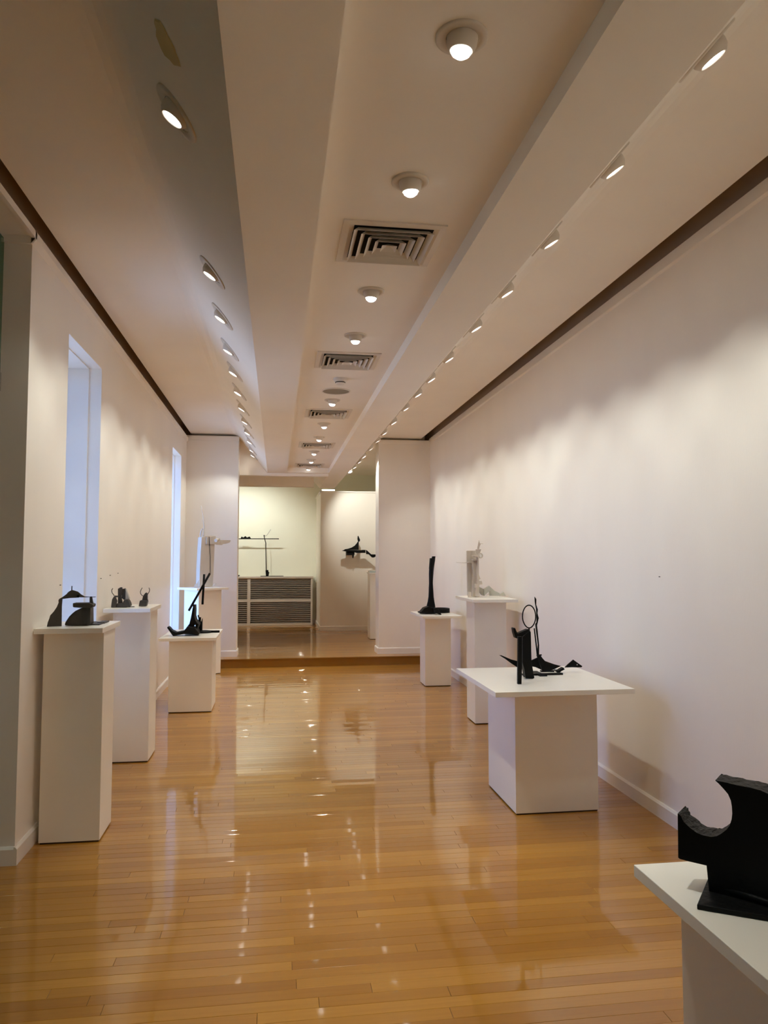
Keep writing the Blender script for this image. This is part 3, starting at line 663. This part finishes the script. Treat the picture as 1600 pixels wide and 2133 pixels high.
# 3 crossed bars
t = thing('steel_sculpture', 'black steel sculpture with two long crossed bars leaning over a curved base', 'sculpture', (-.82, 7.75, Z3))
MB().tube(P3('x_bar', 7.90), .0115, 12).build('long_bar', M['black'], t)
MB().tube(P3('x_bar2', 7.925), .0115, 12).build('short_bar', M['black'], t)
m = MB(); rod = P3('x_rod', 7.90)
m.tube([(x - .002, y, z) for x, y, z in rod], .0022, 8).tube([(x + .005, y + .004, z) for x, y, z in rod[:-1]] + [rod[-1]], .0020, 8)
m.build('thin_rods', M['black'], t)
MB().plate(SC['x_collar'], 7.86, .07).build('collar', M['black'], t, bevel=.003)
MB().plate(cl('x_cone', Z3), 7.69, .20).build('curved_cone', M['black'], t, bevel=.008)
MB().plate(cl('x_crown', Z3), 7.90, .05).build('crown', M['black'], t, bevel=.003)
MB().plate(cl('x_leg', Z3), 7.60, .11).build('bent_leg', M['black'], t, bevel=.006)
cx, cz = SC['x_disc'][0]
MB().lathe([(.0001, .028), (.04, .024), (.088, .016), (.092, .006), (.088, 0), (.0001, 0)], 30, (cx - .01, 7.93, Z3)).build('disc', M['black'], t)
(x0, _), (x1, _) = SC['x_rail']
B(x0, 7.90, Z3, x1, 7.925, Z3 + .022).build('rail', M['black'], t, bevel=.003)

# 4 tall white
t = thing('metal_sculpture', 'tall white painted metal sculpture with a thin curved rod and a wing', 'sculpture', (-.88, 10.0, Z4))
d4 = Z4 - 1.1131; yb = 9.97
sh = [(x, max(z + d4, Z4)) for x, z in SC['w_sheet']]
CA, SA = math.cos(math.radians(36)), math.sin(math.radians(36))   # the sheet turns with its pedestal
def turned(pts, off, th): return MB().extr([((x + .885) / CA, z) for x, z in pts], (-.885 + SA * -off, 10.0 + CA * off, 0), (CA, SA, 0), (0, 0, 1), (-SA, CA, 0), th)
turned(sh, 0, .09).build('upright_sheet', M['white_metal'], t, bevel=.003)
turned(dz('w_band', d4), -.02, .02).build('band', M['white_metal'], t, bevel=.003)
turned(dz('w_wing', d4), .02, .02).build('wing', M['white_metal'], t, bevel=.003)
rx, rz = SC['w_roll'][0]
MB().tube([(rx - .012, yb - .01, rz + d4 - .008), (rx + .02, yb + .06, rz + d4 + .008)], .022, 16).build('roll', M['white_metal'], t)
MB().tube([(x, yb + .02, z + d4) for x, z in SC['w_rod']], [.003, .005, .006, .006, .007, .008, .008], 8).build('curved_rod', M['white_metal'], t)
MB().tube([(x, yb + .015, z + d4) for x, z in SC['w_loop']], .009, 8, True).build('loop', M['white_metal'], t)
MB().plate([(x, max(z + d4, Z4)) for x, z in SC['w_fin']], yb - .03, .05).build('fin', M['white_metal'], t, bevel=.003)
MB().plate([(x, max(z + d4, Z4)) for x, z in SC['w_brk']], yb - .02, .012).build('bracket', M['white_metal'], t, bevel=.002)

# 5 thin stem on the cabinet, and its neighbour
ZCAB = 1.102
t = thing('steel_sculpture', 'thin black balance sculpture with a long level bar and a wire stem on the cabinet', 'sculpture', (-.18, 15.42, ZCAB))
B(-.32, 15.36, ZCAB, .145, 15.44, ZCAB + .012).build('base_plate', M['black'], t, bevel=.002)
MB().plate(cl('t_block', ZCAB + .011), 15.39, .06).build('block', M['black'], t, bevel=.003)
MB().tube(P3('t_stem', 15.42), .0085, 8).build('stem', M['black'], t)
MB().tube(P3('t_bar', 15.415), .0085, 8).build('level_bar', M['black'], t)
MB().plate(SC['t_zig'], 15.405, .012).build('zigzag_plate', M['black'], t, bevel=.001)
MB().tube(P3('t_cross', 15.42), .008, 8).build('cross_pin', M['black'], t)
MB().tube([(SC['t_stem'][-2][0], 15.42, SC['t_stem'][-2][1] + .03)] + P3('t_twig', 15.42), .0052, 8).build('twig', M['facet'], t)
t = thing('steel_sculpture', 'dark flat base end at the pier edge of the cabinet top', 'sculpture', (-.83, 15.40, ZCAB))
MB().plate(cl('t_other', ZCAB), 15.37, .08).build('base_plate', M['black'], t, bevel=.003)
B(-.93, 15.40, ZCAB, -.90, 15.43, ZCAB + .10).build('stub', M['black'], t, bevel=.003)

# 6 black wall sculpture
t = thing('steel_sculpture', 'black winged steel sculpture mounted high on the lower partition wall', 'sculpture', (1.4, 14.03, 1.6))
MB().plate(SC['b_sail'], 13.835, .02).build('sail', M['black'], t, bevel=.002)
MB().plate(SC['b_beam'], 13.80, .09).build('beam_plate', M['black'], t, bevel=.004)
MB().plate(SC['b_box'], 13.82, .205).build('mount_box', M['black'], t, bevel=.004)
MB().plate(SC['b_tab'], 13.84, .03).build('tab', M['black'], t, bevel=.002)
MB().plate(SC['b_leg'], 13.82, .03).build('bent_leg', M['black'], t, bevel=.002)

# 7 black trunk with ring
t = thing('steel_sculpture', 'tall black trunk-like sculpture with spreading roots and a lying ring', 'sculpture', (1.86, 8.85, Z5))
m = MB(); rr = random.Random(3); seg = 14; pr = SC['k_trunk']; v = []
for j, (x, z, r) in enumerate(pr):
    z = max(z, Z5)
    for k in range(seg):
        a = 2 * PI * k / seg; q = r * (1 + .16 * math.sin(3 * a + z * 5) * .5 + rr.uniform(-.05, .05))
        v.append((x + q * math.cos(a), 8.85 + q * .85 * math.sin(a), z))
f = [(j * seg + k, (j + 1) * seg + k, (j + 1) * seg + (k + 1) % seg, j * seg + (k + 1) % seg) for j in range(len(pr) - 1) for k in range(seg)]
f += [tuple(range(seg)), tuple(range(len(pr) * seg - 1, (len(pr) - 1) * seg - 1, -1))]
m.add(v, f); m.build('trunk', M['black'], t, bevel=.002)
MB().plate(SC['k_stub'], 8.80, .05).build('stub', M['black'], t, bevel=.004)
MB().plate(cl('k_root', Z5), 8.72, .14).build('root', M['black'], t, bevel=.008)
MB().plate([(x, max(z + .012, Z5)) for x, z in SC['k_root2']], 8.62, .09).build('root', M['black'], t, bevel=.006)
(xa, _), (xb, _) = SC['k_ring']
R_ = (xb - xa) / 2 + .02; cxr = xb - R_
MB().lathe([(R_, 0), (R_, .052), (R_ - .010, .055), (R_ - .010, 0), (R_, 0)], 40, (cxr, 8.98, Z5)).build('lying_ring', M['black'], t, bevel=.001)

# 8 pale tower
t = thing('metal_sculpture', 'pale metal tower sculpture with a spear figure and a row of small folded peaks', 'sculpture', (1.88, 6.9, Z6))
MB().plate(cl('c_panel', Z6), 6.94, .03).build('back_panel', M['white_metal'], t, bevel=.002)
MB().plate(cl('c_inner', Z6), 6.88, .06).build('inner_panel', M['white_metal'], t, bevel=.002)
MB().plate(cl('c_post', Z6), 6.84, .05).build('post', M['white_metal'], t, bevel=.002)
MB().plate(SC['c_ledge'], 6.86, .09).build('ledge', M['white_metal'], t, bevel=.002)
MB().plate(SC['c_ledge2'], 6.85, .08).build('ledge', M['white_metal'], t, bevel=.002)
MB().plate(SC['c_shelf'], 6.80, .08).build('shelf', M['white_metal'], t, bevel=.002)
MB().plate(SC['c_spear'], 6.845, .012).build('spear', M['white_metal'], t, bevel=.001)
MB().plate(SC['c_vee'], 6.855, .012).build('vee_plate', M['white_metal'], t, bevel=.001)
rx, rz = SC['c_ring'][0]
MB().tube([(rx + .018 * math.cos(a), 6.85, rz + .02 * math.sin(a)) for a in [2 * PI * k / 20 for k in range(20)]], .006, 8, True).build('ring', M['white_metal'], t)
MB().tube(P3('c_pin', 6.90), .0018, 6).build('pin', M['white_metal'], t)
MB().plate(SC['c_bump'], 6.845, .03).build('side_bracket', M['white_metal'], t, bevel=.002)
MB().plate(SC['c_box'], 6.82, .03).build('small_box', M['white_metal'], t, bevel=.001)
B(SC['c_foot'][0][0], 6.83, Z6, SC['c_foot'][1][0], 6.86, Z6 + .05).build('foot_block', M['white_metal'], t, bevel=.001)
for k in (1, 2, 3, 4):
    MB().plate([(min(x, 2.17), max(z, Z6)) for x, z in SC['c_hill%d' % k]], 6.88 + .02 * (k % 2) + .02 * (k > 2), .035).build('folded_peak', M['grey_hill'], t, bevel=.001)

# 9 black ring sculpture
t = thing('steel_sculpture', 'black steel sculpture with an oval ring head, a spear and a duck-like head', 'sculpture', (1.6, 4.55, Z7))
MB().plate(cl('r_leg', Z7), 4.31, .022).build('front_leg', M['black'], t, bevel=.002)
MB().plate(cl('r_slab', Z7), 4.49, .05).build('upright_slab', M['black'], t, bevel=.003)
MB().plate(SC['r_arm'], 4.36, .045).build('arm', M['black'], t, bevel=.004)
(cx, cz), (ex, _), (_, tz), (_, bz) = SC['r_ring']
m = MB(); ring_pts = []
for k in range(40):
    a = 2 * PI * k / 40; s_, c_ = math.sin(a), math.cos(a)
    wv = (ex - cx) * (1 if s_ > 0 else (1 - .10 * s_ * s_))
    ring_pts.append((cx + wv * c_, 4.50, cz + (tz - cz if s_ > 0 else cz - bz) * s_))
m.tube(ring_pts, .0038, 8, True).tube([(cx - .001, 4.50, bz + .004), (cx - .002, 4.50, bz - .022)], [.004, .007], 8).build('oval_ring', M['black'], t)
wing = SC['r_wing']
MB().plate([(x, max(z, Z7)) for x, z in wing], 4.62, .012).build('wing_plate', M['black'], t, bevel=.001)
MB().plate(SC['r_stay'], 4.575, .014).build('stay', M['black'], t, bevel=.001)
MB().plate(SC['r_spear'], 4.60, .010).build('spear', M['black'], t, bevel=.001)
MB().tube(P3('r_bar', 4.59), .0045, 8).build('thin_bar', M['black'], t)
MB().tube(P3('r_tick', 4.59), .005, 8).build('peg', M['black'], t)
(x0, _), (x1, _) = SC['r_rail']
B(x0 - .06, 4.61, Z7, x1, 4.64, Z7 + .011).build('floor_rail', M['black'], t, bevel=.001)
(x0, _), (x1, _) = SC['r_rail2']
B(x0 - .03, 4.735, Z7, x1, 4.765, Z7 + .010).build('floor_rail', M['black'], t, bevel=.001)
B(1.655, 4.57, Z7, 1.705, 4.76, Z7 + .006).build('floor_plate', M['black'], t, bevel=.001)
ex_, ez_ = SC['r_eye'][0]; hp = list(SC['r_head'])
zb = hp[5][1]
hp = hp[:6] + [(ex_ + .0003, zb)] + [(ex_ + .0045 * math.cos(q), ez_ + .0045 * math.sin(q)) for q in [math.radians(-86 + k * 352 / 16) for k in range(17)]] + [(ex_ - .0003, zb)] + hp[6:]
MB().plate(hp, 4.70, .010).build('head', M['black'], t)
MB().plate(cl('r_neck', Z7), 4.67, .04).build('neck', M['black'], t, bevel=.001)

# 10 massive black block near the camera
U, NN, P0 = Vector((.714, -.700, 0)), Vector((.700, .714, 0)), Vector((.93, 1.60, 0))
t = thing('steel_sculpture', 'massive black block sculpture with a round bite cut out of it', 'sculpture', (1.05, 1.55, Z8))
rr = random.Random(11)
main = list(SC['p_main'])
dense = []
for (a, b) in zip(main, main[1:]):
    for q in range(3):
        f_ = q / 3; dense.append((a[0] * (1 - f_) + b[0] * f_, a[1] * (1 - f_) + b[1] * f_))
dense.append(main[-1])
outl = dense + [(.215, .985), (.27, .990), (.315, .965), (.33, .90), (.325, .82), (.31, Z8 + .010), (.035, Z8 + .010)] + [SC['p_low'][i] for i in (3, 2, 1, 0)]
TH = .062
n = len(outl); v = []
for layer in range(5):
    for i, (a, b) in enumerate(outl):
        j = 0 if layer == 0 or i >= len(dense) else rr.uniform(-.0016, .0016)
        p = P0 + U * (a + j) + NN * (TH * layer / 4); v.append((p.x, p.y, b + j))
m = MB(); m.add(v, [tuple(range(n)), tuple(range(5 * n - 1, 4 * n - 1, -1))])
m.build('torn_block', M['black'], t)
edge = MB(); edge.add(v, [(l * n + i, (l + 1) * n + i, (l + 1) * n + (i + 1) % n, l * n + (i + 1) % n) for l in range(4) for i in range(n)])
edge.build('torn_edge', M['rough_black'], t, label='rough torn edge of the block')
bu, bn, bo = Vector((.855, -.519, 0)), Vector((.64, .768, 0)), Vector((.893, 1.521, 0))
bm_ = MB(); q = [bo, bo + bu * .45, bo + bu * .45 + bn * .30, bo + bn * .30]
bm_.add([(p.x, p.y, Z8) for p in q] + [(p.x, p.y, Z8 + .011) for p in q], [(3, 2, 1, 0), (4, 5, 6, 7), (0, 1, 5, 4), (1, 2, 6, 5), (2, 3, 7, 6), (3, 0, 4, 7)])
bm_.build('base_plate', M['black'], t, bevel=.002)
r0 = bo + bu * .03 + bn * .085; r1 = bo + bu * .20 + bn * .03
MB().tube([(r0.x, r0.y, Z8 + .024), (r1.x, r1.y, Z8 + .012)], .008, 10).build('weld_bar', M['black'], t)

# 11 glass slab on the slim pedestal
t = thing('glass_block', 'small flat grey glass block lying on the slim pedestal beside the pier', 'glass block', (1.66, 12.6, Z9))
B(1.557, 12.50, Z9, 1.80, 12.72, Z9 + .030).build('slab', M['slab_glass'], t, bevel=.004)
B(1.575, 12.51, Z9 + .030, 1.79, 12.70, Z9 + .038).build('lid', M['white_metal'], t, bevel=.003)

# ---------------------------------------------------------------- louvred cabinet
CX0, CX1, CY0, CY1 = XL + .003, .735, 15.30, YB - .003
t = thing('louvre_cabinet', 'long low louvred radiator cabinet along the pale yellow end wall', 'cabinet', (-.2, 15.45, HP))
B(CX0, CY0 - .02, ZCAB - .030, CX1 + .015, CY1, ZCAB).build('top', M['louvre'], t, bevel=.003)
B(CX1 - .02, CY0 + .001, HP, CX1, CY1, ZCAB - .03).build('side_panel', M['louvre'], t)
B(CX0, CY0 + .07, HP, CX1 - .02, CY0 + .085, ZCAB - .03).build('back_panel', M['lamp_dark'], t)  # shade behind the slats put into the panel colour
fr = MB(); XM = -.545; ZM = .615
for x0, x1 in ((CX1 - .035, CX1), (XM - .028, XM + .028), (CX0, CX0 + .03)): fr.box(x0, CY0, HP, x1, CY0 + .03, ZCAB - .03)
for z0, z1 in ((HP, HP + .035), (ZM - .026, ZM + .026), (ZCAB - .052, ZCAB - .03)):
    fr.box(CX0 + .03, CY0 + .001, z0, XM - .028, CY0 + .029, z1); fr.box(XM + .028, CY0 + .001, z0, CX1 - .035, CY0 + .029, z1)
fr.build('face_frame', M['louvre'], t, bevel=.002)
for x0, x1 in ((CX0 + .03, XM - .028), (XM + .028, CX1 - .035)):
    for z0, z1 in ((HP + .035, ZM - .026), (ZM + .026, ZCAB - .052)):
        pn = MB().box(x0, CY0 + .030, z0, x0 + .006, CY0 + .06, z1).box(x1 - .006, CY0 + .030, z0, x1, CY0 + .06, z1).build('louvre_panel', M['louvre'], t)
        k = 11; p = (z1 - z0) / k
        sl = None
        for j in range(k):
            zc = z0 + p * (j + .5)
            if sl is None:
                a0 = (0, -.018, -p * .42); a1 = (0, .018, p * .50); th = .006
                mm = MB(); v = []
                for x in (x0 + .006, x1 - .006):
                    v += [(x, CY0 + .040 + .014, -p * .62 + zc), (x, CY0 + .040 + .014 + .006, -p * .62 + zc), (x, CY0 + .034 - .012 + .006 + .008, p * .40 + zc), (x, CY0 + .034 - .012 + .008, p * .40 + zc)]
                # outer edge low, inner edge high
                v = []
                for x in (x0 + .006, x1 - .006):
                    v += [(x, CY0 + .008, zc - p * .38), (x, CY0 + .008, zc - p * .20), (x, CY0 + .050, zc + p * .36), (x, CY0 + .050, zc + p * .18)]
                mm.add(v, [(0, 1, 2, 3), (7, 6, 5, 4), (0, 4, 5, 1), (1, 5, 6, 2), (2, 6, 7, 3), (3, 7, 4, 0)])
                sl = mm.build('slat', M['slat'], pn); z_first = zc
            else:
                s2 = sl.copy(); C.objects.link(s2); s2.parent = pn; s2.location = (0, 0, zc - z_first)

# fluorescent battens: one on top of the partition, one behind the second bulkhead
def batten(label, loc, L_, rotz=0):
    t = thing('light_batten', label, 'light', loc)
    B(-L_ / 2, -.03, 0, L_ / 2, .03, .018).build('tray', M['lamp_white'], t, base=(0, 0, 0))
    MB().tube([(-L_ / 2 + .02, 0, .032), (L_ / 2 - .02, 0, .032)], .013, 12).build('tube', M['tube'], t, base=(0, 0, 0))
    t.rotation_euler = (0, 0, rotz)
    return t
batten('bright fluorescent batten lying on the corner of the lower partition wall', (.965, 14.10, 2.735), .28)
for x in (-.95, -.35):
    downlight('wall_washer_lamp', 'lamp behind the second bulkhead lighting the yellow end wall' + (' above the zigzag bar' if x < -.5 else ' above the wire stem'), 'lamps over the yellow wall',
              (x, 14.0, ZC), 0, (0, 1.35, -1.55), .09, .036, 54, 100, .8, .012)

# nails left in the walls
for label, loc, s in (('dark nail in the cream wall before the first window niche', (XL, 4.60, 1.335), 1), ('dark nail in the cream wall just after the first window niche', (XL, 5.62, 1.345), 1),
                      ('tiny nail between two others in the cream window wall', (XL, 5.92, 1.36), 1), ('tiny nail furthest along the cream wall between the niches', (XL, 6.2, 1.37), 1),
                      ('small nail alone in the long plain wall above the black ring sculpture', (XR, 4.07, 1.385), -1)):
    o = MB().tube([(loc[0] - s * .002, loc[1], loc[2]), (loc[0] + s * .008, loc[1], loc[2])], .0024, 8).build('nail', M['iron'], base=loc)
    o['label'] = label; o['category'] = 'nail'; o['group'] = 'nails in the gallery walls'

for o in bpy.data.objects:
    if '_b' in o: del o['_b']
